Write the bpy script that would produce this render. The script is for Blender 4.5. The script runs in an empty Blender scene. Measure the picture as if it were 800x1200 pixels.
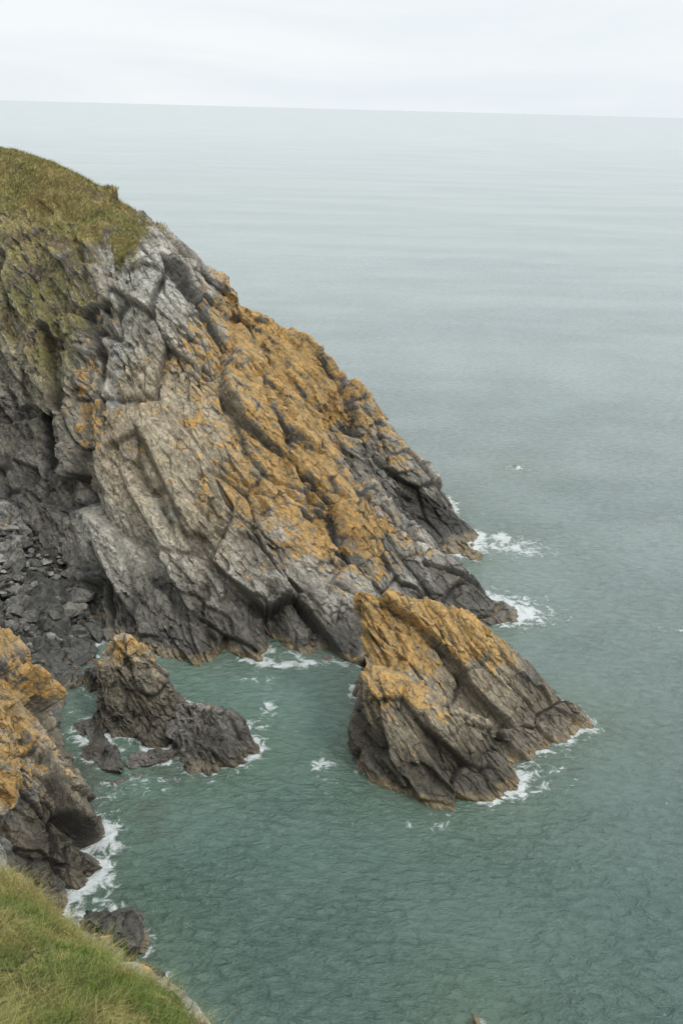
import bpy, math, numpy as np
from mathutils import Matrix, Vector, kdtree
rng=np.random.default_rng(7)
scene=bpy.context.scene
f32=np.float32
# ---------------------------------------------------------------- noise
def hsh(ix,iy,iz,seed):
    n=(ix.astype(np.uint32)*np.uint32(374761393)+iy.astype(np.uint32)*np.uint32(668265263)+iz.astype(np.uint32)*np.uint32(2246822519)+np.uint32((seed*3266489917)%4294967296))
    n=(n^(n>>np.uint32(13)))*np.uint32(1274126177)
    n=(n^(n>>np.uint32(16)))*np.uint32(2654435761)
    n=n^(n>>np.uint32(15))
    return n.astype(f32)/f32(4294967296.0)
def vnoise(P,seed=0):
    F=np.floor(P); f=(P-F).astype(f32); I=F.astype(np.int64)
    f=f*f*(3-2*f); r=0
    for dx in (0,1):
        wx=f[:,0] if dx else 1-f[:,0]
        for dy in (0,1):
            wy=f[:,1] if dy else 1-f[:,1]
            for dz in (0,1):
                wz=f[:,2] if dz else 1-f[:,2]
                r=r+wx*wy*wz*hsh(I[:,0]+dx,I[:,1]+dy,I[:,2]+dz,seed)
    return r
def fbm(P,scale,oct=4,seed=0,gain=.5):
    a=1;s=0;t=0;Q=P/scale
    for i in range(oct):
        s=s+a*vnoise(Q,seed+i*17); t+=a; a*=gain; Q=Q*2.03+11.3
    return s/t
e1=np.array([.68,-.2,-.7]);e1/=np.linalg.norm(e1)
e2=np.array([.2,.97,-.08]);e2-=e1*e2.dot(e1);e2/=np.linalg.norm(e2)
e3=np.cross(e1,e2)
E=np.stack([e1,e2,e3],1)
def facet(P,S,seed,warp=.35):
    Q=(P@E)/np.array(S)
    for k in range(3):
        Q[:,k]+=warp*2*(vnoise(P/(S[0]*.9)+k*31.7,seed+91+k)-.5)
    F=np.floor(Q); I=F.astype(np.int64); f=(Q-F).astype(f32)
    n=len(Q); best=np.full(n,1e9,f32); sec=np.full(n,1e9,f32)
    bd=np.zeros((n,3),f32); bi=np.zeros((n,3),np.int64)
    for dx in (-1,0,1):
        for dy in (-1,0,1):
            for dz in (-1,0,1):
                a,b,c=I[:,0]+dx,I[:,1]+dy,I[:,2]+dz
                d0=f[:,0]-dx-hsh(a,b,c,seed); d1=f[:,1]-dy-hsh(a,b,c,seed+1); d2=f[:,2]-dz-hsh(a,b,c,seed+2)
                d=d0*d0+d1*d1+d2*d2
                m=d<best
                sec=np.where(m,best,np.minimum(sec,d))
                best=np.where(m,d,best)
                bd[m,0]=d0[m];bd[m,1]=d1[m];bd[m,2]=d2[m]
                bi[m,0]=a[m];bi[m,1]=b[m];bi[m,2]=c[m]
    t=hsh(bi[:,0],bi[:,1],bi[:,2],seed+5)
    g=[hsh(bi[:,0],bi[:,1],bi[:,2],seed+6+k)-.5 for k in range(3)]
    h=(t-.5)+1.1*(g[0]*bd[:,0]+g[1]*bd[:,1]+g[2]*bd[:,2])
    return h,t,np.sqrt(sec)-np.sqrt(best)
def sm(a,b,x):
    t=np.clip((x-a)/(b-a),0,1); return t*t*(3-2*t)
def blob(P,c,r):
    d=(P-np.array(c))/np.array(r); return np.exp(-(d*d).sum(1))
def segd(P,a,b):
    a=np.array(a,float);b=np.array(b,float);ab=b-a
    t=np.clip(((P-a)@ab)/ab.dot(ab),0,1); return np.linalg.norm(P-a-t[:,None]*ab,axis=1)
# ---------------------------------------------------------------- patches
def cr(P,t):
    n=P.shape[0]
    Pp=np.concatenate([2*P[:1]-P[1:2],P,2*P[-1:]-P[-2:-1]])
    i=np.clip(np.floor(t).astype(int),0,n-2); f=(t-i).reshape((-1,)+(1,)*(P.ndim-1))
    a,b,c,d=Pp[i],Pp[i+1],Pp[i+2],Pp[i+3]
    return .5*((2*b)+(c-a)*f+(2*a-5*b+4*c-d)*f*f+(3*b-a-3*c+d)*f**3)
def dens(P,n,cap=9):
    L=np.linalg.norm(np.diff(P,axis=0),axis=-1)
    L=L.mean(axis=1) if L.ndim>1 else L
    L=np.minimum(L,cap)+.15
    c=np.concatenate([[0],np.cumsum(L)]);
    return np.interp(np.linspace(0,c[-1],n),c,np.arange(len(c)))
def patch(C,nu,nv):
    C=np.array(C,float)
    G=cr(C,dens(C,nu)); G=np.swapaxes(G,0,1)
    G=cr(G,dens(G,nv)); return np.swapaxes(G,0,1)
def gnorm(G):
    a=np.gradient(G,axis=0);b=np.gradient(G,axis=1)
    n=np.cross(a,b); n/=np.linalg.norm(n,axis=-1,keepdims=True)+1e-9
    if n[...,2].mean()<0:n=-n
    return n
def blur(n,k):
    n=n.copy()
    for _ in range(k):
        n[1:-1]=(n[:-2]+n[1:-1]*2+n[2:])/4; n[:,1:-1]=(n[:,:-2]+2*n[:,1:-1]+n[:,2:])/4
    return n
def blurN(n,k=3):
    n=blur(n,k); return n/(np.linalg.norm(n,axis=-1,keepdims=True)+1e-9)
def mkmesh(name,V,Fc,mat,attrs={},smooth=False):
    me=bpy.data.meshes.new(name); k=Fc.shape[1]
    me.vertices.add(len(V)); me.vertices.foreach_set('co',V.astype(f32).ravel())
    me.loops.add(Fc.size); me.loops.foreach_set('vertex_index',Fc.astype(np.int32).ravel())
    me.polygons.add(len(Fc)); me.polygons.foreach_set('loop_start',np.arange(0,Fc.size,k,dtype=np.int32))
    try: me.polygons.foreach_set('loop_total',np.full(len(Fc),k,np.int32))
    except Exception: pass
    me.update(calc_edges=True); me.validate()
    me.polygons.foreach_set('use_smooth',np.full(len(me.polygons),smooth))
    for n,a in attrs.items():
        if a.ndim==2:
            at=me.attributes.new(n,'FLOAT_COLOR','POINT'); d=np.ones((len(V),4),f32); d[:,:3]=a; at.data.foreach_set('color',d.ravel())
        else:
            at=me.attributes.new(n,'FLOAT','POINT'); at.data.foreach_set('value',a.astype(f32))
    me.materials.append(mat)
    ob=bpy.data.objects.new(name,me); scene.collection.objects.link(ob); return ob
def gridfaces(nu,nv):
    i=np.arange(nu*nv).reshape(nu,nv)
    return np.stack([i[:-1,:-1],i[1:,:-1],i[1:,1:],i[:-1,1:]],-1).reshape(-1,4)
waterline=[]
# ---------------------------------------------------------------- rock colour
def C(*a): return np.array(a)
def mixc(a,b,t): return a+(b-a)*t[:,None]
def tl(c,P): return np.tile(C(*c),(len(P),1))
def rockcol(P,N,t1,t2,lich,pale,tan,grass,dark,tide=1.0,joint_shade=None):
    n1=fbm(P,2.5,5,5); n2=fbm(P,.6,3,9); n3=fbm(P@E/np.array([4,1.2,.45]),1,4,33)
    g=.085+.18*sm(.28,.72,.5*n1+.5*n3)+.08*(t2-.5)+.06*(t1-.5)
    col=C(1.0,.975,.905)*np.clip(g,.03,1)[:,None]
    col=mixc(col,C(.37,.375,.352)*(.7+.6*n2)[:,None],np.clip(pale*(.35+1.1*n3),0,1)*.85)
    col=mixc(col,C(.295,.238,.153)*(.75+.5*n3)[:,None],np.clip(tan,0,1)*.8*sm(.3,.55,n1+.15))
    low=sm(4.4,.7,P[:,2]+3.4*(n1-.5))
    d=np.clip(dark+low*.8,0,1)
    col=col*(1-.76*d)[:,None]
    if joint_shade is not None: col=col*(1-.76*np.clip(joint_shade,0,1))[:,None]
    if tide>0:
        b=sm(.55,.25,P[:,2]+.5*(n2-.5))*tide*sm(.3,.6,fbm(P,3,2,77)+.1)
        col=mixc(col,C(.20,.15,.085),b*.8)
    gc=mixc(tl((.13,.122,.033),P),tl((.25,.195,.07),P),sm(.3,.7,n1))
    gc=mixc(gc,tl((.10,.065,.04),P),.8*sm(.54,.66,fbm(P,1.6,4,61)))
    col=mixc(col,gc,np.clip(grass,0,1))
    L=np.clip(lich*(1-low)*(1-.8*np.clip(dark,0,1)),0,1)*(1-np.clip(grass,0,1))
    if joint_shade is not None: L=L*(1-.5*np.clip(joint_shade,0,1))
    return np.clip(col,.004,1),L
def rocksurf(P,N,shape,mask=None,scales=((8,4.6,2.4),(3.0,1.8,.85),(.8,.5,.26)),amps=(1.8,.66,.19),seed=3,mask2=None):
    h1,t1,c1=facet(P,scales[0],seed); h2,t2,c2=facet(P,scales[1],seed+40); h3,t3,c3=facet(P,scales[2],seed+80,.2)
    bl=lambda a,k: blur(a.reshape(shape),k).ravel() if shape else a
    k1=np.exp(-(c1/.03)**2);k2=np.exp(-(c2/.045)**2);k3=np.exp(-(c3/.07)**2)
    pres=sm(.38,.6,fbm(P,2.,3,777))
    g1=amps[0]*(h1-.2*k1)
    g2=amps[1]*(h2-.25*k2*pres)
    g3=amps[2]*h3*(.5+pres)
    if mask2 is not None: g2=g2*mask2; g3=g3*mask2
    d=bl(g1,2)+bl(g2,1)+g3+.12*amps[0]**.5*(fbm(P@E/np.array([1.6,1,.4]),.6,4,21)-.5)
    if mask is not None: d=d*mask
    joint_shade=np.maximum(np.maximum(.8*k1,.75*k2*pres),.4*k3*(1-pres))+.35*np.clip(-(g2/amps[1]*.6+g3/amps[2]*.4)*1.5,0,1)  # dark joints, plus crevice shade painted into the colour of recessed facets
    if mask2 is not None: joint_shade*=.4+.6*mask2
    return P+N*d[:,None],t1,t2,joint_shade
# ---------------------------------------------------------------- materials
def nt(name):
    m=bpy.data.materials.new(name); m.use_nodes=True; t=m.node_tree; t.nodes.clear(); return m,t
class NB:
    def __init__(s,t): s.t=t
    def n(s,ty,**k):
        x=s.t.nodes.new(ty)
        for a,b in k.items(): setattr(x,a,b)
        return x
    def l(s,a,b): s.t.links.new(a,b)
    def math(s,op,a,b=None,c=None,clamp=False):
        x=s.n('ShaderNodeMath',operation=op,use_clamp=clamp)
        for i,v in enumerate((a,b,c)):
            if v is None: continue
            if hasattr(v,'type'): s.l(v,x.inputs[i])
            else: x.inputs[i].default_value=v
        return x.outputs[0]
    def mix(s,fac,a,b,bt='MIX'):
        x=s.n('ShaderNodeMix',data_type='RGBA',blend_type=bt)
        for i,v in ((0,fac),(6,a),(7,b)):
            if hasattr(v,'type'): s.l(v,x.inputs[i])
            else: x.inputs[i].default_value=v if i==0 else (*v,1)
        return x.outputs[2]
    def noise(s,vec,scale,detail=4,rough=.55,dist=0):
        x=s.n('ShaderNodeTexNoise'); x.inputs['Scale'].default_value=scale; x.inputs['Detail'].default_value=detail
        x.inputs['Roughness'].default_value=rough; x.inputs['Distortion'].default_value=dist
        s.l(vec,x.inputs['Vector']); return x.outputs['Fac']
    def attr(s,n): return s.n('ShaderNodeAttribute',attribute_name=n)
    def maprange(s,v,a,b,c=0,d=1):
        x=s.n('ShaderNodeMapRange',interpolation_type='SMOOTHSTEP'); s.l(v,x.inputs[0])
        for i,k in enumerate((a,b,c,d)): x.inputs[i+1].default_value=k
        return x.outputs[0]
def rock_mat():
    m,t=nt('lichen_rock'); b=NB(t)
    out=b.n('ShaderNodeOutputMaterial'); p=b.n('ShaderNodeBsdfPrincipled'); b.l(p.outputs[0],out.inputs[0])
    pos=b.n('ShaderNodeNewGeometry').outputs['Position']
    comp=b.n('ShaderNodeCombineXYZ')
    for i,(e,s) in enumerate(((e1,.5),(e2,.9),(e3,1.9))):
        d=b.n('ShaderNodeVectorMath',operation='DOT_PRODUCT'); b.l(pos,d.inputs[0]); d.inputs[1].default_value=tuple(e*s)
        b.l(d.outputs['Value'],comp.inputs[i])
    bed=comp.outputs[0]
    col=b.attr('Col').outputs['Color']; L=b.attr('Lich').outputs['Fac']
    nb=b.noise(bed,2.2,6,.68); nf=b.noise(pos,5,5,.7); nm=b.noise(pos,1.0,5,.62)
    c=b.mix(1,col,b.mix(b.maprange(nb,.25,.75),(.5,.5,.51),(1.5,1.49,1.46)),'MULTIPLY')
    c=b.mix(1,c,b.mix(b.maprange(nf,.25,.75),(.6,.6,.6),(1.4,1.4,1.4)),'MULTIPLY')
    v=b.n('ShaderNodeTexVoronoi',feature='DISTANCE_TO_EDGE'); v.inputs['Scale'].default_value=1.3
    wv=b.n('ShaderNodeVectorMath',operation='ADD'); nc=b.n('ShaderNodeTexNoise'); nc.inputs['Scale'].default_value=1.1; nc.inputs['Detail'].default_value=2
    b.l(bed,nc.inputs['Vector']); b.l(bed,wv.inputs[0]); b.l(nc.outputs['Color'],wv.inputs[1]); b.l(wv.outputs[0],v.inputs['Vector'])
    crack=b.maprange(v.outputs['Distance'],0,.035,1,0)
    crack=b.math('MULTIPLY',crack,b.maprange(nm,.42,.58))
    c=b.mix(b.math('MULTIPLY',crack,.65),c,(.018,.017,.015))
    thr=b.math('ADD',b.math('MULTIPLY_ADD',nm,1.9,-.95),b.math('ADD',b.math('MULTIPLY_ADD',nf,.7,-.35),b.math('MULTIPLY_ADD',nb,.6,-.73)))
    lm=b.maprange(b.math('ADD',L,thr),-.03,.2)
    lc=b.mix(b.maprange(nb,.35,.65),(.25,.175,.075),(.43,.235,.052))
    lc=b.mix(1,lc,b.mix(b.maprange(nf,.25,.75),(.6,.6,.6),(1.35,1.35,1.35)),'MULTIPLY')
    lc=b.mix(b.math('MULTIPLY',crack,.5),lc,(.02,.015,.01))
    c=b.mix(b.math('MULTIPLY',lm,.84),c,lc)
    b.l(c,p.inputs['Base Color'])
    wet=b.n('ShaderNodeSeparateXYZ'); b.l(pos,wet.inputs[0])
    r=b.maprange(wet.outputs['Z'],.2,1.4,.42,.92); b.l(r,p.inputs['Roughness'])
    h=b.math('ADD',b.math('MULTIPLY',nb,.6),b.math('ADD',b.math('MULTIPLY',nf,.3),b.math('MULTIPLY',crack,-.25)))
    bp=b.n('ShaderNodeBump'); bp.inputs['Strength'].default_value=.9; bp.inputs['Distance'].default_value=.28
    b.l(h,bp.inputs['Height']); b.l(bp.outputs[0],p.inputs['Normal'])
    return m
def grass_mat():
    m,t=nt('grass_blades'); b=NB(t)
    out=b.n('ShaderNodeOutputMaterial'); p=b.n('ShaderNodeBsdfPrincipled'); b.l(p.outputs[0],out.inputs[0])
    b.l(b.attr('Col').outputs['Color'],p.inputs['Base Color']); p.inputs['Roughness'].default_value=.75
    return m
ROCK=rock_mat(); GRASS=grass_mat()
# ---------------------------------------------------------------- headland
def under(col,dy=-1.5): x,y,z=col[0]; return [(x,y+dy,-3.)]+list(col)
A=[[(-200,70,0),(-200,75,8),(-200,82,16),(-200,90,22),(-200,96,26),(-200,105,30)],
[(-60,61,0),(-60,64,6),(-60,69,12),(-60,76,18),(-60,84,23),(-60,95,29)],
[(-33.3,60.1,0),(-35.2,63,4.2),(-35.5,68,9.8),(-36.6,75,16.2),(-37.6,82,21.5),(-39.6,90,27.2)],
[(-22,60.5,0),(-23.8,64,4.5),(-24.3,68.5,10.1),(-25,74,16.7),(-26,79,22.1),(-27.8,86,26.1)],
[(-17.4,57.8,0),(-17.9,61.5,4.2),(-18.6,65.3,10.1),(-19.4,70,15.8),(-20.6,75,20.9),(-21.6,80,24.9)],
[(-13.5,53.7,0),(-15.1,56.6,2.8),(-15.9,59.5,7.3),(-16.4,65.5,13.4),(-16.3,70,18.7),(-17,76,22.8)],
[(-9.8,52.6,0),(-11.3,55.6,2.9),(-12.6,59,8.7),(-14.1,65.5,14.6),(-14.2,70,19.6),(-13.8,74,21.2)],
[(-5.3,52.6,0),(-6.5,55.3,3.2),(-8.7,59,8.8),(-10.7,65,14.8),(-11.8,69,18.4),(-11.5,73,19.6)],
[(-1.3,53,0),(-2.7,55.6,2.6),(-5.2,58.5,7.4),(-7.5,63,12),(-8.9,68,15.3),(-7.8,71,14.7)],
[(2.3,54,0),(1.5,56.3,1.9),(-.5,59.3,5.1),(-2.8,62.5,8.9),(-4.4,66,11.8),(-4.1,69,12.0)],
[(6,56.2,0),(5,57.8,1.6),(3.4,59.6,3.6),(1.7,61.6,5.6),(.8,64,6.8),(1.1,66,5.9)],
[(9.0,57.3,0),(8.6,58.4,1.1),(7.7,59.6,2.2),(6.3,61,3.1),(5.6,62.3,3.5),(5.8,64,2)],
[(11.6,58.7,-.6)]*6]
AC=[]
for i,c in enumerate(A):
    x,y,z=c[-1]
    if i<=6: back=[(x+1,y+10,z-2.5),(x+3,y+26,z*.5),(x+5,y+42,-3)]
    elif i==7: back=[(x+1,y+4,z-3),(x+3,y+14,z*.4),(x+4,y+24,-3)]
    elif i<12: back=[(x+.6,y+2.5,z*.6),(x+1,y+4,z*.2),(x+1.2,y+5,-3)]
    else: back=[(x,y,-3)]*3
    AC.append(under(c)+back)
def headmasks(P):
    x,y,z=P.T; n=fbm(P,3,4,101)-.5; n2=fbm(P,8,3,131)-.5
    gline=22.1-.06*(x+20)+7*n+3*n2
    grass=sm(-.7,.7,z-gline)*sm(-13.8,-15.2,x+2*n)
    olive=sm(9,16,z+7*n2+4*n)*sm(-16.8,-19,x+4*n)
    pale=1.1*blob(P,(-13.2,69.5,18.5),(3.2,6,3.6))+1.0*blob(P,(-15,57.5,4.5),(2.8,4,3))+.9*blob(P,(-11.5,58,6.5),(3,5,4))+.6*blob(P,(4,58.5,2.5),(4,4,1.6))+.6*blob(P,(-15,66,14),(2,6,3))+.1
    tan=1.1*blob(P,(-12,61.5,11.2),(4.4,6,4.4))+1.0*blob(P,(-8.5,60,9),(3.8,5,4.4))+.4
    ridge=blob(P,(-6.5,74,15),(6,8,4.5))+blob(P,(-1,73,10.5),(5,8,4))+.9*blob(P,(-2.5,62,8.5),(3.4,5,4.5))+.8*blob(P,(1.5,60,4.5),(3.4,4,2.8))+.5*blob(P,(4,73,5.5),(2.5,3,2))+.4*blob(P,(-6,66,13),(3,5,3))
    strip=.6*blob(P,(-17,63.5,11),(1.6,5,4))+.4*blob(P,(-16.6,70,18),(1.8,6,4))+.32*blob(P,(-7,58.5,7.5),(3,4,3))+.14*blob(P,(-12,60,10),(5,8,7))+.15
    lich=np.clip(ridge*.82+strip,0,.92)+.5*(fbm(P,2.2,4,141)-.5)
    lich-=.45*blob(P,(-13.2,69.5,19),(2.6,6,3))+.3*blob(P,(-14,57.5,5),(4,4,3.5))
    dark=.55*sm(-15.8,-18,x+2*n)*sm(12,6,z+5*n)+.7*blob(P,(2.5,69,4),(3,4,4.5))+.2*sm(-17,-19,x)*sm(20,12,z)
    dark+=.6*blob(P,(6,71,2),(3,4,2.5))
    return grass,olive,pale,tan,np.clip(lich,0,1),dark
GROOVES=[((-3.4,52.5,0),(-5.2,56.6,5.2),1.3,.7),((-12.9,59,9.6),(-8.9,56.8,4.6),.8,.35),((-7.3,75.5,15.5),(-6.2,71,10.5),1.0,.35),
((-16.9,67.5,15),(-17.6,61,8),1.5,1.1),((-17.6,61,8),(-14.9,55.5,.5),1.3,.9),((-14.2,66,15.5),(-13.6,61,11.5),.4,.25),((-9.2,66,14.5),(-3.6,58.2,5.5),.6,.3),
((-8.7,56.5,6),(-7.3,53,0),.8,.45),((-2.5,62,8.5),(2.5,57.5,1.5),.6,.35),((-4,66,11.5),(-1.0,59.5,5.5),.7,.35),((-17.5,72,18),(-16.3,67,14),.8,.6)]
def build_cliff(name,CP,nu,nv,seed,amps=(1.8,.66,.19),lowm=0):
    G=patch(CP,nu,nv); N=blurN(gnorm(G),6)
    P=G.reshape(-1,3); N=N.reshape(-1,3)
    gr,ol,pale,tan,lich,dark=headmasks(P)
    slab=np.clip(blob(P,(-11.2,61,10),(4.4,6,5))+.8*blob(P,(-13,57,5),(3,4,3)),0,1)
    wv=(np.stack([fbm(P,1.6,3,k) for k in (401,402,403)],1)-.5)*1.6
    car=0;cw=0
    for a,b_,dp,wd in GROOVES:
        e=np.exp(-(segd(P+wv,a,b_)/wd)**2); car=car+dp*e; cw=np.maximum(cw,e)
    mk=(1-.88*gr)*(1-lowm*sm(4,0,P[:,2])*sm(-2,6,P[:,0]))
    Q,t1,t2,joint_shade=rocksurf(P,N,(nu,nv),mk,seed=seed,amps=amps,mask2=1-.7*slab)
    Q=Q-N*(car*(1-gr))[:,None]
    N2=gnorm(Q.reshape(nu,nv,3)).reshape(-1,3)
    gr,ol,pale,tan,lich,dark=headmasks(Q)
    lich=lich*(.74+.4*np.clip(N2[:,2],0,1))
    gg=np.clip(gr+ol*.85*sm(.15,.45,N2[:,2]),0,1)
    col,L=rockcol(Q,N2,t1,t2,lich,pale,tan,gg,dark,joint_shade=joint_shade+.35*cw)
    ob=mkmesh(name,Q,gridfaces(nu,nv),ROCK,{'Col':col,'Lich':L})
    waterline.append(Q[np.abs(Q[:,2])<.1][::3])
    return ob,Q,np.maximum(gr,ol*.4*sm(.3,.55,N2[:,2]))
head=bpy.data.objects.new('rocky_headland',None); scene.collection.objects.link(head)
obA,QA,grA=build_cliff('cliff_face',AC,1000,660,3,lowm=.4)
obA.parent=head
B=[[(-12,66,2),(-15,70,10),(-17,76,18),(-18.4,82,22.2)],
[(-6,66,0),(-9.8,70,10.5),(-11.8,74.5,17),(-12.1,77,19.3)],
[(-1,65,0),(-4.9,69,7.9),(-7,72,12.6),(-6.7,76,16.2)],
[(1.9,66.4,0),(-.1,70,5.1),(-2.1,72,9.6),(-1.6,75.5,13.4)],
[(4.4,68,0),(3.1,71,2.8),(1.8,72.5,6.3),(1.7,75,8.9)],
[(6.3,68.2,0),(6.1,71,.9),(5.5,72.5,2.2),(6.0,73.6,3.7)],
[(8.6,68.6,-.2),(8.9,70.5,.3),(9.2,71.5,.7),(9.5,72.5,1.0)],
[(12.2,71.5,-1)]*4]
BC=[]
for i,c in enumerate(B):
    x,y,z=c[-1]
    back=[(x+1,y+3,z*.6),(x+2.5,y+6,z*.1),(x+3,y+9,-3)] if i<6 else [(x,y+.6,z*.3),(x,y+1.2,-1),(x,y+2,-3)]
    BC.append([(c[0][0],c[0][1]-1,-3)]+c+back)
obB,QB,grB=build_cliff('seaward_spur',BC,560,400,11,amps=(1.4,.62,.2),lowm=.7)
obB.parent=head
# ---------------------------------------------------------------- free rocks
def build_rock(name,CP,nu,nv,seed,lichf,amps,scales,darkf=None,pale=.2,tan=.3,tide=1.,parent=None,grassf=None):
    G=patch(CP,nu,nv); N=blurN(gnorm(G),6); P=G.reshape(-1,3); N=N.reshape(-1,3)
    c=P.mean(0)
    if ((P-c)*N).sum()<0: N=-N
    Q,t1,t2,joint_shade=rocksurf(P,N,(nu,nv),None,scales,amps,seed)
    N2=gnorm(Q.reshape(nu,nv,3)).reshape(-1,3)
    n=len(Q); lich=lichf(Q,N2); dark=darkf(Q,N2) if darkf else np.zeros(n)
    gr=grassf(Q,N2) if grassf else np.zeros(n)
    col,L=rockcol(Q,N2,t1,t2,lich,np.full(n,pale),np.full(n,tan),gr,dark,tide,joint_shade=joint_shade)
    ob=mkmesh(name,Q,gridfaces(nu,nv),ROCK,{'Col':col,'Lich':L})
    waterline.append(Q[np.abs(Q[:,2])<.1][::2])
    if parent: ob.parent=parent
    return ob,Q
S=[[(1.3,45.5,-3),(1.2,45.5,0),(1.1,45.6,2.5),(1.3,45.8,4.2),(1.3,46,4.4),(.8,47,6.8),(1.6,46.6,4),(1.5,46.2,0),(1.5,46.2,-3)],
[(1.2,41.3,-3),(1.1,42.2,0),(1.1,42.7,3),(1.6,43.6,4.6),(1.9,45.3,4.3),(1.0,47,7.4),(1.6,49,4),(1.5,50,0),(1.5,50.5,-3)],
[(3,39.2,-3),(3.2,40.3,0),(3.3,41.4,2.7),(3.2,43.0,4.1),(3.4,44.8,3.8),(3,47.5,6.5),(3.2,49.5,4),(3.2,51,0),(3.2,51.5,-3)],
[(5.6,38.4,-3),(5.5,39.4,0),(5.7,41.1,2.0),(5.8,42.9,3.1),(6.3,44.4,2.6),(5.6,48.1,5.4),(5.8,50,3),(6,51.5,0),(6,52,-3)],
[(8.5,39.8,-3),(8.4,40.7,0),(7.9,42.0,1.2),(7.9,43.2,1.9),(8.4,44.4,1.6),(7.9,47.8,4.3),(8,50,2.2),(8,51,0),(8,51.5,-3)],
[(10.6,42,-3),(10.2,43.6,0),(10,44.4,.6),(10,44.9,.9),(9.9,45.6,1.1),(9.9,47.8,2.8),(10,49.6,1.5),(10,50.5,0),(10,51,-3)],
[(13,44.5,-3),(12.6,45.6,0),(12.2,46,.4),(12,46.5,.6),(12,46.9,.8),(12,47.6,1.0),(12,48.5,.5),(12,49,0),(12,49.5,-3)],
[(14,46.8,-3),(13.7,46.8,-1),(13.5,46.8,-.5),(13.4,46.8,-.4),(13.4,46.8,-.3),(13.4,47,-.3),(13.5,47,-.6),(13.7,47,-1),(14,47,-3)]]
build_rock('sea_stack',S,600,480,23,
  lambda P,N:np.clip(.38+.55*sm(2.4,5.0,P[:,2])+.2*(N[:,2]-.4)+.5*(fbm(P,1.8,4,5)-.5)-.35*sm(4,1,P[:,2])-.3*sm(8,12,P[:,0]),0,.95),
  (.85,.34,.12),((6,3.0,1.5),(2.4,1.3,.5),(.7,.38,.17)),
  lambda P,N:.45*sm(43.6,42,P[:,1])*sm(3.0,1.0,P[:,2])+.3*sm(1.9,1.2,P[:,0])*sm(4.5,3.5,P[:,2]),pale=.3,tan=1.)
def mound(cols):
    return [[(c[0][0],c[0][1]-.5,-2)]+list(c)+[(c[-1][0],c[-1][1]+.5,-2)] for c in cols]
e_=mound([[(-12.4,46.6,0),(-12.3,46.6,1.5),(-12,47,2.6),(-12.1,47.2,1.4),(-12.2,47.2,0)],
[(-12.1,45,0),(-12,45.8,2.4),(-11.2,47,4.5),(-11.0,48,2.5),(-11,48.6,0)],
[(-10.3,43.9,0),(-10.3,45,2.0),(-10,46.5,3.4),(-9.6,47.6,2),(-9.5,48,0)],
[(-8.6,43.8,0),(-8.6,44.8,1.1),(-8.4,46,1.8),(-8,46.8,1),(-8,47.2,0)],
[(-7.3,45.3,-.5)]*5])
build_rock('tidal_rock',e_,280,240,41,lambda P,N:np.clip(.1+.5*sm(1.8,3.8,P[:,2])+.4*(fbm(P,1.2,4,5)-.5),0,.8),
  (.55,.24,.1),((2.6,1.4,.9),(1.2,.8,.42),(.4,.25,.14)),lambda P,N:.1*sm(3.2,1.5,P[:,2]),pale=.2,tan=.9,tide=.4)
f_=mound([[(-8.8,44,-.4)]*5,
[(-8,42.8,0),(-7.9,43.5,1.0),(-7.7,44.4,1.8),(-7.4,45.2,1.0),(-7.3,45.8,0)],
[(-6,41.3,0),(-6.1,42.6,1.2),(-6.2,44.1,1.9),(-6,45.2,1.1),(-6,46,0)],
[(-4.6,42.4,0),(-4.8,43.2,.8),(-5,44,1.3),(-5,45,.7),(-5,45.6,0)],
[(-3.7,43.3,-.5)]*5])
build_rock('tidal_rock.001',f_,240,220,55,lambda P,N:np.clip(.1+.4*sm(1,2,P[:,2])+.3*(fbm(P,1.2,4,5)-.5),0,.5),
  (.45,.22,.1),((2.0,1.3,.8),(1,.6,.35),(.4,.25,.14)),lambda P,N:.1+0*P[:,0],pale=.1,tan=.4,tide=.4)
G_=[[(-16.2,50.3,-2),(-16.5,50,0),(-18,49.5,1.5),(-20,49,3),(-26,48,6),(-40,47,14)],
[(-14.4,45.8,-2),(-14.9,45.5,0),(-15.6,45,3),(-16.6,44,5.3),(-20,43,8.5),(-40,42,18)],
[(-12.5,41.4,-2),(-13,41.2,0),(-13.4,40.8,2.6),(-14.2,40,5),(-17,39,8),(-40,38,20)],
[(-10.2,37,-2),(-10.8,37,0),(-11.6,36.8,2.2),(-13.2,36.3,4.6),(-16,35.5,8),(-40,35,22)],
[(-9.7,35,-2),(-10.1,35.1,-.2),(-11,35,1.2),(-12.6,34.6,3.4),(-16,33,7),(-40,32,23)],
[(-10.3,33.2,-2),(-10.8,33,-.5),(-11.6,32.8,.1),(-13,32,1.2),(-17,30,4),(-40,28,20)]]
build_rock('coastal_outcrop',G_,460,460,67,lambda P,N:np.clip(.15+.6*sm(1.6,4.5,P[:,2]+2.5*(fbm(P,2.5,2,8)-.5))+.5*(fbm(P,1.5,4,5)-.5),0,.8),
  (1.0,.42,.14),((4.2,2.6,1.6),(1.5,1.0,.55),(.5,.35,.2)),lambda P,N:.2*sm(3,1.2,P[:,2]),pale=.2,tan=.9,tide=.2,
  grassf=lambda P,N:sm(-21,-25,P[:,0]))
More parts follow.
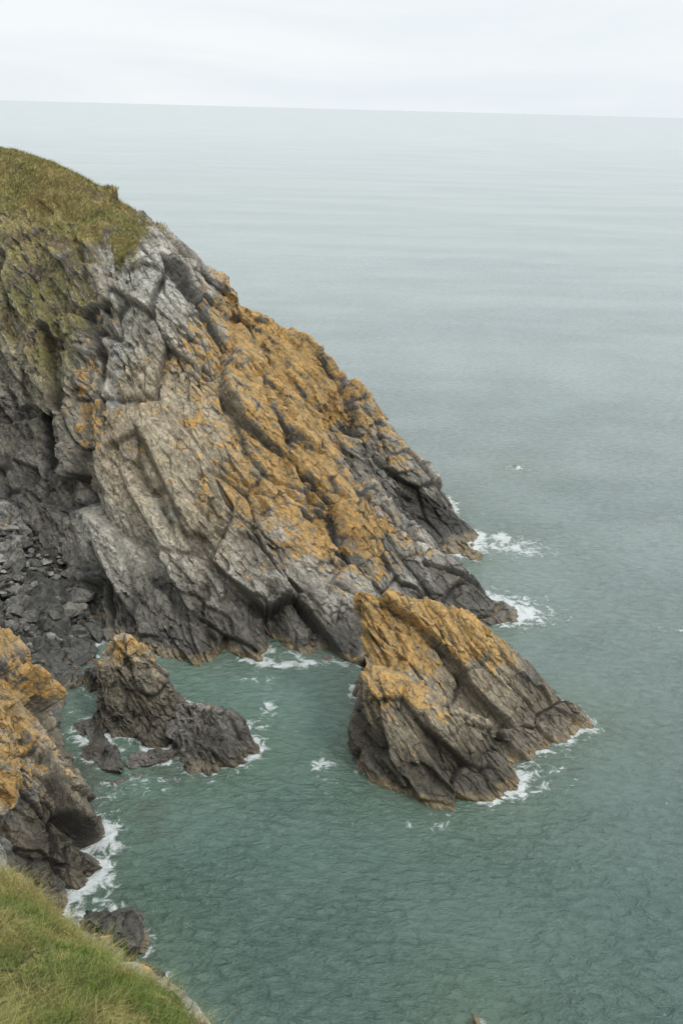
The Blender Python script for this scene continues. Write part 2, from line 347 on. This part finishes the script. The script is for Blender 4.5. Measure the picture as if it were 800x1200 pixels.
# ---------------------------------------------------------------- coastal slope heightfield
K=np.array([(0,0,28.2),(-10,0,29),(-25,0,30),(10,2,20),(10,8,5),(10,14,-3),(0,5,21.5),(0,10,15.0),(0,13,10),(0,17,4),(0,21,-2),
(-2,12.4,16),(-4.1,14.9,15),(-6.3,18,13.1),(-9,20.5,12.5),(-1,15.8,9),(-2.6,18,6.5),(-5,19.8,6),(-7.3,22.6,6),(-9.8,25,7.2),
(-3,22.5,-.5),(-6,26,-.4),(-8.6,28.6,-.3),(-11,31.5,-.3),(-5,11.7,17),(-8,15,16.2),(-10,12,19),(-15,18,18),(-20,10,24),(-25,25,20),(-35,10,28),(-35,30,22),
(-10.5,22.3,13.2),(-14,26,10),(-13,30.5,4),(-18,33,7.5),(-17,38,6),(-20,42,6.5),(-22,47,4),(-30,50,7),(-40,40,17),(-60,40,22),
(-14.6,50.4,-.3),(-17,53.5,1.0),(-20,58,2.8),(-24,63,5),(-30,59,5),(-40,58,9),(-60,60,14),(-100,50,25),(-200,50,28),(-200,0,32),(-100,0,31),(-200,75,26),(-100,72,15),
(-12,47,-2),(-10.5,40,-3),(-5,33,-3.5),(5,25,-4),(15,12,-4),(0,40,-4),(-8,50,-3),(-13,56,-1),(16,0,-2),(14,-20,26),(0,-20,30),(-40,-20,32),(0,-80,34),(-100,-80,36),(-200,-80,36),(30,-80,30),(30,-20,-4),(30,20,-4)],float)
def tpsU(r2): return np.where(r2>0,.5*r2*np.log(r2+1e-12),0)
def tps(K,XY):
    n=len(K); s=20.; k=K[:,:2]/s
    D=((k[:,None]-k[None])**2).sum(-1); M=np.zeros((n+3,n+3)); M[:n,:n]=tpsU(D)+1e-4*np.eye(n)
    M[:n,n]=1;M[:n,n+1:]=k;M[n,:n]=1;M[n+1:,:n]=k.T
    w=np.linalg.solve(M,np.concatenate([K[:,2],[0,0,0]]))
    out=np.zeros(len(XY)); q=XY/s
    for i in range(n): out+=w[i]*tpsU(((q-k[i])**2).sum(-1))
    return out+w[n]+q@w[n+1:]
xs=np.concatenate([-np.geomspace(200,26,50)[:-1],np.arange(-26,4,.09),np.linspace(4,30,40)])
ys=np.concatenate([np.linspace(-80,6,50)[:-1],np.arange(6,36,.09),np.arange(36,75,.2)])
X,Y=np.meshgrid(xs,ys,indexing='ij'); XY=np.stack([X.ravel(),Y.ravel()],1)
Z=tps(K,XY); P=np.stack([XY[:,0],XY[:,1],Z],1)
nu,nv=X.shape; N=blurN(gnorm(P.reshape(nu,nv,3)),4).reshape(-1,3)
def cgrass(P):
    ye=np.interp(P[:,0],[-200,-60,-25,-12,-9,-6.3,-4.1,-2,0,3,30],[60,48,34,23,20.3,17.8,14.7,12.3,9.5,6,4])
    return sm(.3,-.3,P[:,1]-ye-.2+2.6*(fbm(P,1.1,4,201)-.5))
gr=cgrass(P)
Q,t1,t2,joint_shade=rocksurf(P,N,(nu,nv),(1-.93*gr),((2.6,1.8,1.2),(1.1,.7,.45),(.4,.3,.2)),(.9,.4,.15),88)
Q[:,2]+=gr*.5*(fbm(P,1.2,4,301)-.5)
N2=gnorm(Q.reshape(nu,nv,3)).reshape(-1,3)
lich=np.clip(.12+.3*sm(1,4,Q[:,2])+.4*(fbm(Q,1.5,4,5)-.5)-.3*blob(Q,(-9.5,22,12),(3,3,3)),0,.6)
cdark=.5*sm(48,51,Q[:,1])
veg=.8*sm(.48,.58,fbm(Q,1.1,4,555))*sm(5,8,Q[:,2])*(1-gr)
col,L=rockcol(Q,N2,t1,t2,lich,.6+0*gr,np.full(len(Q),.3),gr*0,cdark,.4,joint_shade=joint_shade)
n1=fbm(Q,1.6,4,11)
gc=mixc(tl((.085,.11,.026),Q),tl((.22,.18,.07),Q),sm(.35,.65,n1))
col=mixc(col,gc,np.clip(gr+veg,0,1)); L*=(1-gr)
mkmesh('coastal_slope',Q,gridfaces(nu,nv),ROCK,{'Col':col,'Lich':L})
waterline.append(Q[(np.abs(Q[:,2])<.1)&(Q[:,1]>15)][::3]); QC,grC=Q,gr
# ---------------------------------------------------------------- grass blades
def blades(name,base,hmin,hmax,w,colA,colB,parent=None,seg=3,lean=(.25,-.1)):
    n=len(base); a=rng.uniform(0,2*np.pi,n); h=rng.uniform(hmin,hmax,n)*(0.2+1.6*fbm(base,.7,3,5))
    side=np.stack([np.cos(a),np.sin(a),0*a],1)
    ld=np.stack([rng.normal(lean[0],.35,n),rng.normal(lean[1],.35,n),0*a],1)
    V=[];
    for k in range(seg+1):
        t=k/seg; c=base+np.stack([0*h,0*h,h*t*(1-.25*t)],1)+ld*(h*t*t)[:,None]
        ww=w*(1-t*.9)
        V.append(c-side*ww/2); V.append(c+side*ww/2)
    V=np.stack(V,1); m=2*(seg+1); idx=np.arange(n)[:,None]*m
    Fc=np.concatenate([idx+np.array([2*k,2*k+1,2*k+3,2*k+2]) for k in range(seg)])
    mixv=np.clip(sm(.38,.62,fbm(base,1.5,4,71))+rng.normal(0,.22,n),0,1)
    c=(colA+(colB-colA)*mixv[:,None])*rng.uniform(.6,1.3,n)[:,None]
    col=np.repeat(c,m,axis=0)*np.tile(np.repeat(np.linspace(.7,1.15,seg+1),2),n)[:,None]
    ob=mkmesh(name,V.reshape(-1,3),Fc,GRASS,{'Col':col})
    if parent: ob.parent=parent
    return ob
cand=np.where((grC+veg>.4)&(QC[:,0]>-13)&(QC[:,0]<4)&(QC[:,1]>7)&(QC[:,1]<25)&(QC[:,2]>5))[0]
pk=rng.choice(cand,170000)
bs=QC[pk]+rng.uniform(-.06,.06,(len(pk),3))*C(1,1,0)-C(0,0,.03)
blades('coastal_grass',bs,.12,.5,.010,C(.125,.20,.028),C(.38,.32,.12))
cand=np.where((grA>.25)&(rng.uniform(0,1,len(grA))<grA)&(QA[:,0]>-45)&(QA[:,1]<98)&(QA[:,1]>60))[0]
pk=rng.choice(cand,60000)
bs=QA[pk]+rng.uniform(-.1,.1,(len(pk),3))*C(1,1,0)-C(0,0,.03)
blades('clifftop_grass',bs,.12,.42,.05,C(.165,.165,.04),C(.34,.265,.10),parent=head,seg=2)
# ---------------------------------------------------------------- boulders
import bmesh
def ico(s):
    bm=bmesh.new(); bmesh.ops.create_icosphere(bm,subdivisions=s,radius=1); bm.verts.ensure_lookup_table()
    a=np.array([v.co[:] for v in bm.verts]),np.array([[v.index for v in f.verts] for f in bm.faces]); bm.free(); return a
ICO,ICF=ico(4); ICO6,ICF6=ico(6)
def boulder(c,r,rs,ico=None):
    ico=ICO if ico is None else ico
    v=ico.copy()
    for k in range(14):
        n=rs.normal(size=3); n/=np.linalg.norm(n); d=rs.uniform(.4,.8)
        s=v@n; o=np.maximum(s-d,0); v-=o[:,None]*n
    a=rs.uniform(0,6.28); R=np.array([[math.cos(a),-math.sin(a),0],[math.sin(a),math.cos(a),0],[0,0,1]])
    v=(v*np.array(r))@R.T
    v+= ico*(.10*np.mean(r)*(fbm(v+c,np.mean(r)*.5,4,3)-.5))[:,None]*2
    return v+np.array(c)
rs=np.random.default_rng(5)
VV=[];FF=[];CC=[];off=0
pos_=[]
for i in range(1100):
    if i<980: pos_.append((rs.uniform(-26,-13.0),rs.uniform(49.5,62)))
    else: pos_.append((rs.uniform(-12.5,-8),rs.uniform(28,34)))
zz=tps(K,np.array(pos_))
for i,((x,y),z) in enumerate(zip(pos_,zz)):
    if z<-.6 or z>8 or (i>=980 and z>1.2): continue
    r=min(.1+rs.exponential(.17),.95)
    if i>=980: r*=.8
    v=boulder((x,y,z+r*.3),(r*rs.uniform(.8,1.7),r*rs.uniform(.6,1.1),r*rs.uniform(.4,.9)),rs)
    g=rs.uniform(.03,.2)*(0.6 if z<.5 else 1); col=np.tile(C(g*1.05,g,g*.88),(len(v),1))
    VV.append(v);FF.append(ICF+off);CC.append(col);off+=len(v)
V=np.concatenate(VV); mkmesh('beach_boulders',V,np.concatenate(FF),ROCK,{'Col':np.concatenate(CC),'Lich':np.full(len(V),.05)})
waterline.append(V[np.abs(V[:,2])<.08][::2])
def single(name,c,r,seed,lich=.15,tide=.8,tanv=.3,dark=.15):
    rs=np.random.default_rng(seed); v=boulder((0,0,0),r,rs,ICO6)+np.array(c)
    nn=v-np.array(c); nn/=np.linalg.norm(nn,axis=1)[:,None]
    m=float(np.mean(r))
    h,t,cc=facet(v,(m*.9,m*.6,m*.35),seed); h2,t2,c2=facet(v,(m*.35,m*.25,m*.14),seed+9)
    v=v+nn*((.22*h+.09*h2)*m)[:,None]
    n=len(v); col,L=rockcol(v,nn,t,t2,np.full(n,lich),np.zeros(n),np.full(n,tanv),np.zeros(n),np.full(n,dark),tide)
    waterline.append(v[np.abs(v[:,2])<.06][::2])
    return mkmesh(name,v,ICF6,ROCK,{'Col':col,'Lich':L})
single('shore_rock',(-8.6,30.3,.4),(1.6,1.4,1.6),3,.05)
single('shore_rock.001',(-11.2,32.2,.2),(1.2,1,1.2),4,.05)
single('shore_rock.002',(-6.7,28.3,.05),(1.3,.9,.8),5,.05)
single('reef_ledge',(-11.4,42.7,-.06),(3.0,.9,.6),6,.05,tide=.3)
single('reef_ledge.001',(-9.0,42.5,-.1),(1.7,.7,.55),8,.05,tide=.3)
single('reef_ledge.002',(-12.6,45.0,-.2),(1.0,1.2,.55),9,.05,tide=.3)
single('reef_ledge.003',(-10.2,40.6,-.35),(1.6,.6,.45),19,.05,tide=.3)
single('rock_shelf',(9.3,69.4,-.25),(3.2,1.5,.85),12,.2,tide=1,tanv=1,dark=0)
single('offshore_rock',(15.8,88.3,-.28),(.9,.5,.42),14,.1,tide=1)
single('shore_rock.003',(5.3,26.9,-.3),(.9,.6,.7),15,.5,tide=1)
single('shore_rock.004',(-13.2,49.3,.1),(1.2,.9,.9),17,.1)
single('shore_rock.005',(-.6,52.6,-.15),(1.5,.5,.38),18,.1,tide=0,tanv=1.,dark=0)
# ---------------------------------------------------------------- sea
WL=np.concatenate(waterline); WL=WL[WL[:,1]>5]
kd=kdtree.KDTree(len(WL))
for i,p in enumerate(WL): kd.insert((p[0],p[1],0),i)
kd.balance()
xs=np.concatenate([-np.geomspace(80000,31,60)[:-1],np.arange(-31,34,.16),np.geomspace(34,80000,60)])
ys=np.concatenate([-np.geomspace(80000,5,30),np.linspace(0,17.5,15),np.arange(18,96,.16),np.geomspace(96.2,80000,160)])
X,Y=np.meshgrid(xs,ys,indexing='ij'); P=np.stack([X.ravel(),Y.ravel(),0*X.ravel()],1)
dist=np.full(len(P),50.)
core=np.where((P[:,0]>-31)&(P[:,0]<34)&(P[:,1]>15)&(P[:,1]<100))[0]
cg=np.stack(np.meshgrid(np.arange(-31,34.6,.3),np.arange(15,101,.3),indexing='ij'),-1)
dg=np.array([kd.find((a,b,0))[2] for a,b in cg.reshape(-1,2)]).reshape(cg.shape[:2])
gx=(P[core,0]+31)/.3; gy=(P[core,1]-15)/.3; ix=np.clip(gx.astype(int),0,dg.shape[0]-2); iy=np.clip(gy.astype(int),0,dg.shape[1]-2); fx=gx-ix; fy=gy-iy
dist[core]=dg[ix,iy]*(1-fx)*(1-fy)+dg[ix+1,iy]*fx*(1-fy)+dg[ix,iy+1]*(1-fx)*fy+dg[ix+1,iy+1]*fx*fy
R=np.hypot(P[:,0],P[:,1])
near=1-sm(70,110,R)
W2=P*C(1,1,0)
Rz=W2@np.array([[.97,.26,0],[-.26,.97,0],[0,0,1]])
Z=.18*(fbm(Rz@np.diag([.7,1,1]),1.5,4,7)-.5)+.18*(fbm(Rz@np.diag([.5,1,1]),5,2,8)-.5)
P[:,2]=Z*near
nL=fbm(W2,4,3,29)
foam=(.40*np.exp(-dist/.3)+.29*np.exp(-dist/1.3))*(.28+1.15*sm(.35,.66,nL))+.03
def fb(x,y,rx,ry,a): 
    global foam
    foam=foam+a*np.exp(-((P[:,0]-x)/rx)**2-((P[:,1]-y)/ry)**2)
fb(13.2,70.0,3.4,2.4,.62);fb(11.5,58.6,2.6,2.4,.5);fb(10.2,61.5,2.4,2.4,.4);fb(15.8,88.2,1.8,.9,.55);fb(22,57.6,1.8,.8,.55)
fb(-.3,52.0,2.6,.8,.45);fb(-3.0,51.8,1.2,.7,.4);fb(-.7,42.3,.8,1.0,.56);fb(-.3,39.5,.6,2.8,.36);fb(-3.6,47.5,.7,1.9,.5);fb(-5,50,1.8,.7,.36)
fb(-11,39.3,1.6,1.8,.38);fb(-9.6,35,1.1,2.4,.34);fb(-9.2,32,1.2,1.3,.34);fb(-8,40.2,2.2,1.2,.36);fb(10.5,42,2.4,1.6,.28);fb(4.5,37.9,4,.8,.36)
fb(17,66,4,3,.24);fb(12,27,2.5,2.5,.26);fb(-13,48,1.5,2,.3);fb(14,60,2.5,2.5,.25);fb(16,40,6,1.2,.25);fb(8,35,5,1,.2);fb(1,46,1,4,.12)
shal=np.exp(-dist/2.5)
reef=np.exp(-((P[:,0]+10.5)/3.4)**2-((P[:,1]-41.5)/2.6)**2)*sm(.4,.6,fbm(W2,1.6,3,909))+.6*np.exp(-((P[:,0]+9)/1.6)**2-((P[:,1]-36.5)/3)**2)*sm(.42,.6,fbm(W2,1.6,3,919))
cove=np.exp(-((P[:,0]+6)/9)**2-((P[:,1]-46)/9)**2)
foam=np.clip(foam,0,1)
def sea_mat():
    m,t=nt('sea_water'); b=NB(t)
    out=b.n('ShaderNodeOutputMaterial'); p=b.n('ShaderNodeBsdfPrincipled'); b.l(p.outputs[0],out.inputs[0])
    pos=b.n('ShaderNodeNewGeometry').outputs['Position']
    far=b.attr('Far').outputs['Fac']; F=b.attr('Foam').outputs['Fac']; Sh=b.attr('Shal').outputs['Fac']
    mp=b.n('ShaderNodeMapping'); mp.inputs['Scale'].default_value=(.75,1.25,1); mp.inputs['Rotation'].default_value=(0,0,.25); b.l(pos,mp.inputs['Vector'])
    r1=b.noise(mp.outputs[0],1.9,4,.6,.5); r2=b.noise(mp.outputs[0],5.5,3,.55)
    mp2=b.n('ShaderNodeMapping'); mp2.inputs['Scale'].default_value=(.35,1.5,1); mp2.inputs['Rotation'].default_value=(0,0,.1); b.l(pos,mp2.inputs['Vector'])
    big=b.noise(mp2.outputs[0],.035,6,.6)
    gust=b.noise(pos,.12,3,.55)
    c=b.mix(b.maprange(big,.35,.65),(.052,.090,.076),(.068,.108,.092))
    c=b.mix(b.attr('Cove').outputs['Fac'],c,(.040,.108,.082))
    c=b.mix(far,c,b.mix(b.maprange(big,.35,.65),(.30,.328,.322),(.35,.373,.366)))  # pale distance haze painted into the sea colour
    c=b.mix(b.math('MULTIPLY',Sh,.5),c,(.080,.110,.066))
    c=b.mix(b.math('MULTIPLY',b.attr('Reef').outputs['Fac'],.7),c,(.055,.055,.036))
    c=b.mix(1,c,b.mix(b.maprange(r1,.3,.7),(.88,.88,.88),(1.12,1.12,1.12)),'MULTIPLY')  # ripple glint and shade painted into the water colour, following the bump noise
    n1=b.noise(pos,1.5,7,.72,.8)
    fm=b.maprange(b.math('ADD',F,b.math('MULTIPLY_ADD',n1,2.2,-1.62)),-.02,.34)
    c=b.mix(b.math('MULTIPLY',fm,.82),c,(.54,.56,.55))
    b.l(c,p.inputs['Base Color'])
    b.l(b.math('ADD',b.math('MULTIPLY',fm,.5),b.math('ADD',.09,b.math('MULTIPLY',far,.3))),p.inputs['Roughness'])
    p.inputs['IOR'].default_value=1.333
    h=b.math('ADD',b.math('MULTIPLY',r1,.75),b.math('MULTIPLY',r2,.2))
    h=b.math('MULTIPLY',h,b.maprange(gust,.3,.7,.5,1.2))
    bp=b.n('ShaderNodeBump'); bp.inputs['Distance'].default_value=.6
    b.l(b.maprange(far,0,1,1.,.2),bp.inputs['Strength']); b.l(h,bp.inputs['Height']); b.l(bp.outputs[0],p.inputs['Normal'])
    return m
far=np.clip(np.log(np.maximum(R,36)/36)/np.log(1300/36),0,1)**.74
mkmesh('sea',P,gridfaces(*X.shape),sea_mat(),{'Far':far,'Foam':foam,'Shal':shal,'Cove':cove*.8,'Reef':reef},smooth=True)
# ---------------------------------------------------------------- sky (overcast: brighter towards the zenith)
w=bpy.data.worlds.new('World'); scene.world=w; w.use_nodes=True; t=w.node_tree; t.nodes.clear(); b=NB(t)
out=b.n('ShaderNodeOutputWorld'); bg=b.n('ShaderNodeBackground'); b.l(bg.outputs[0],out.inputs[0])
AZ=130
sk=b.n('ShaderNodeTexSky',sky_type='NISHITA',sun_disc=False,sun_elevation=math.radians(50),sun_rotation=math.radians(AZ))
tc=b.n('ShaderNodeTexCoord').outputs['Generated']; mp=b.n('ShaderNodeMapping'); mp.inputs['Scale'].default_value=(1.2,1.2,9); b.l(tc,mp.inputs['Vector'])
cl=b.noise(mp.outputs[0],1.6,6,.55,.4)
cloud=b.mix(b.maprange(cl,.35,.68),(8.35,9.0,9.5),(9.4,9.75,9.9))
sx=b.n('ShaderNodeSeparateXYZ'); b.l(tc,sx.inputs[0])
zg=b.math('MULTIPLY_ADD',b.maprange(sx.outputs['Z'],.12,1.0),1.3,1.0)
sc=b.n('ShaderNodeVectorMath',operation='SCALE'); b.l(cloud,sc.inputs[0]); b.l(zg,sc.inputs['Scale'])
b.l(b.mix(.95,sk.outputs[0],sc.outputs[0]),bg.inputs['Color']); bg.inputs['Strength'].default_value=.1
sd=bpy.data.lights.new('sun','SUN'); sd.energy=1.4; sd.angle=math.radians(12); sd.color=(1,.97,.92)
so=bpy.data.objects.new('sun',sd); scene.collection.objects.link(so)
az=math.radians(AZ); el=math.radians(50); d=Vector((math.sin(az)*math.cos(el),math.cos(az)*math.cos(el),math.sin(el)))
so.rotation_euler=d.to_track_quat('Z','Y').to_euler()
# ---------------------------------------------------------------- camera
cam=bpy.data.cameras.new('camera'); co=bpy.data.objects.new('camera',cam); scene.collection.objects.link(co); scene.camera=co
cam.sensor_fit='VERTICAL'; cam.sensor_height=36; cam.sensor_width=24; cam.lens=36; cam.clip_end=200000; cam.clip_start=.1
p=math.atan(472.5/1200); s_,c_=math.sin(math.radians(1.5)),math.cos(math.radians(1.5))
R0=Vector((1,0,0));U0=Vector((0,math.sin(p),math.cos(p)));Fw=Vector((0,math.cos(p),-math.sin(p)))
Xc=R0*c_+U0*s_; Yc=-R0*s_+U0*c_; Zc=-Fw
M=Matrix((Xc,Yc,Zc)).transposed().to_4x4(); M.translation=Vector((0,0,30)); co.matrix_world=M
scene.view_settings.view_transform='Standard'; scene.view_settings.look='None'; scene.view_settings.exposure=0
